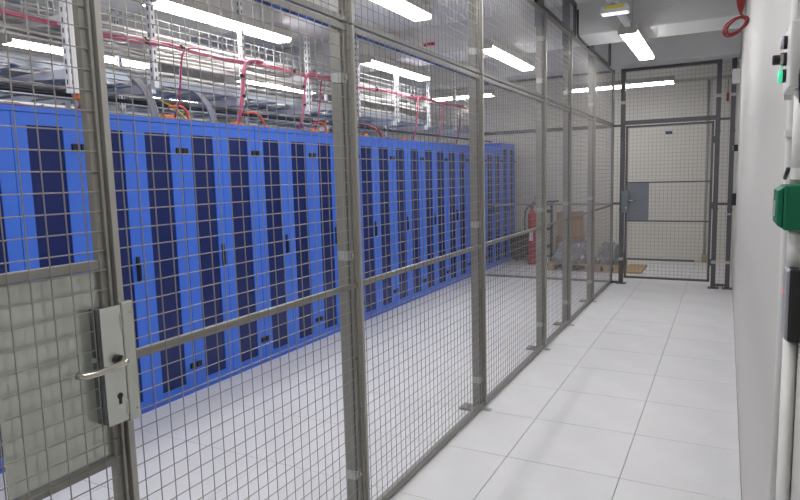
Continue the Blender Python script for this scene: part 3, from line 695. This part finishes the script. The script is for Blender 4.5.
# red cable coil
t = thing('cable_coil', 'red cable coil hanging from the ceiling beside the corridor wall', 'cable', (0.02, 4.0, 2.3))
c0 = Vector((0.016, 4.0, 2.350)); rc = random.Random(3)
for k in range(6):
    ux = Vector((0.62, 0.3 * rc.uniform(-1, 1), 0.40 + rc.uniform(-0.12, 0.12))).normalized(); uz = Vector((-0.35, 0.4 * rc.uniform(-1, 1), 0.62)).normalized()
    ra, rb = 0.060 + rc.uniform(-0.006, 0.01), 0.036 + rc.uniform(-0.008, 0.010)
    cc = c0 + Vector((rc.uniform(-0.004, 0.006), 0.006 * k, rc.uniform(-0.006, 0.012)))
    pts = [tuple(cc + ux * ra * math.cos(a) + uz * rb * math.sin(a)) for a in [2 * math.pi * i / 26 for i in range(27)]]
    T(pts, 0.0036, 8).build('loop', 'red_cable', t, smooth=True)
for k in range(6):
    T(bez((0.066 - 0.006 * k, 4.0 + 0.008 * k, 2.385 + 0.006 * k), (0.0 + 0.012 * k, 4.0, 2.44), (0.005 + 0.014 * k, 4.02, 2.47), (0.06 + 0.006 * k, 4.05, ZC), 16), 0.0040, 8).build('strand', 'red_cable', t, smooth=True)
# control box with lamps and knob
YA, YZ = 1.13, 1.25
t = wall_box('control_box', 'white control box with green lamp, black knob and white lamp', 'control box', YA, YZ, 1.685, 1.785, 0.031, 'white_paint')
for z in (1.683, 1.787): B(XW - 0.029, XW - 0.017, YZ - 0.004, YZ + 0.008, z - 0.006, z + 0.006).build('lug', 'white_paint', t)
xf = XW - 0.031
def rnd(xa, xb, y, z, r_, m, name, par, n=20, bev=0.0): return T([(xa, y, z), (xb, y, z)], r_, n).build(name, m, par, bevel=bev)
yk = 1.19
w1 = rnd(xf, xf - 0.005, yk, 1.762, 0.0105, 'black', 'lamp_ring', t); rnd(xf - 0.005, xf - 0.010, yk, 1.762, 0.0105, 'lamp_white', 'white_lamp', w1, bev=0.002)
w2 = rnd(xf, xf - 0.005, yk, 1.736, 0.0105, 'black', 'knob_ring', t); rnd(xf - 0.005, xf - 0.009, yk, 1.736, 0.0108, 'steel', 'collar', w2); rnd(xf - 0.009, xf - 0.020, yk, 1.736, 0.008, 'black', 'knob', w2, bev=0.002)
w3 = rnd(xf, xf - 0.005, yk, 1.710, 0.0105, 'black', 'lamp_ring', t); rnd(xf - 0.005, xf - 0.011, yk, 1.710, 0.0108, 'lamp_green', 'green_lamp', w3, bev=0.002, n=20)
T([(0.101, YA - 0.012, 1.66), (0.099, YA - 0.012, 1.70), (0.104, YA - 0.006, 1.74)], 0.009, 12).build('cable_gland', 'black', t, smooth=True)
# green call point
t = wall_box('call_point', 'green break-glass call point on the corridor wall', 'call point', YA, 1.235, 1.466, 1.536, 0.030, 'green')
MB().prism([(XW - 0.030, 1.468), (XW - 0.030, 1.534), (XW - 0.0385, 1.528), (XW - 0.0385, 1.474)], 'y', YA + 0.004, 1.231).build('front_cover', 'green', t, bevel=0.002)
B(XW - 0.0402, XW - 0.0383, YA + 0.02, 1.215, 1.486, 1.512).build('glass', 'glass_teal', t)
B(XW - 0.027, XW - 0.0262, YA - 0.0008, YA + 0.001, 1.468, 1.534).build('seam', 'green_dark', t)
# black card reader
t = wall_box('card_reader', 'black card reader with red light on the corridor wall', 'card reader', YA, 1.20, 1.288, 1.405, 0.017, 'black_matt')
MB().prism([(XW - 0.017, 1.288), (XW - 0.017, 1.405), (XW - 0.0215, 1.400), (XW - 0.0215, 1.293)], 'y', YA + 0.002, 1.198).build('front_cover', 'duct', t, bevel=0.001)
T([(XW - 0.0213, 1.175, 1.362), (XW - 0.0228, 1.175, 1.362)], 0.0025, 8).build('indicator', 'led_red', t)
# conduits
t = thing('wall_conduit', 'thin white conduit running up the corridor wall behind the call point', 'conduit', (0.102, 1.36, 0))
T([(0.102, 1.36, 0.0), (0.102, 1.36, ZC)], 0.008, 16).build('tube', 'white_paint', t, smooth=True)
for z in (0.6, 1.455, 1.62, 2.4): B(0.092, XW, 1.345, 1.375, z, z + 0.012).build('saddle', 'white_paint', t)
t = thing('wall_conduit', 'thicker white conduit at the right edge joining the wall boxes', 'conduit', (0.1, 1.16, 0))
for z0, z1 in ((0.0, 1.287), (1.406, 1.465), (1.537, 1.684), (1.786, ZC)): T([(0.0995, 1.16, z0), (0.0995, 1.16, z1)], 0.0105, 18).build('tube', 'white_paint', t, smooth=True)
for z in (1.44, 1.545, 1.60): T([(0.0995, 1.16, z), (0.0995, 1.16, z + 0.018)], 0.0108, 18).build('coupling', 'white_paint', t, smooth=False)
T([(0.092, 1.30, 1.545), (0.093, 1.29, 1.552), (0.095, 1.28, 1.562)], 0.0035, 8).build('cable', 'black', t, smooth=True)
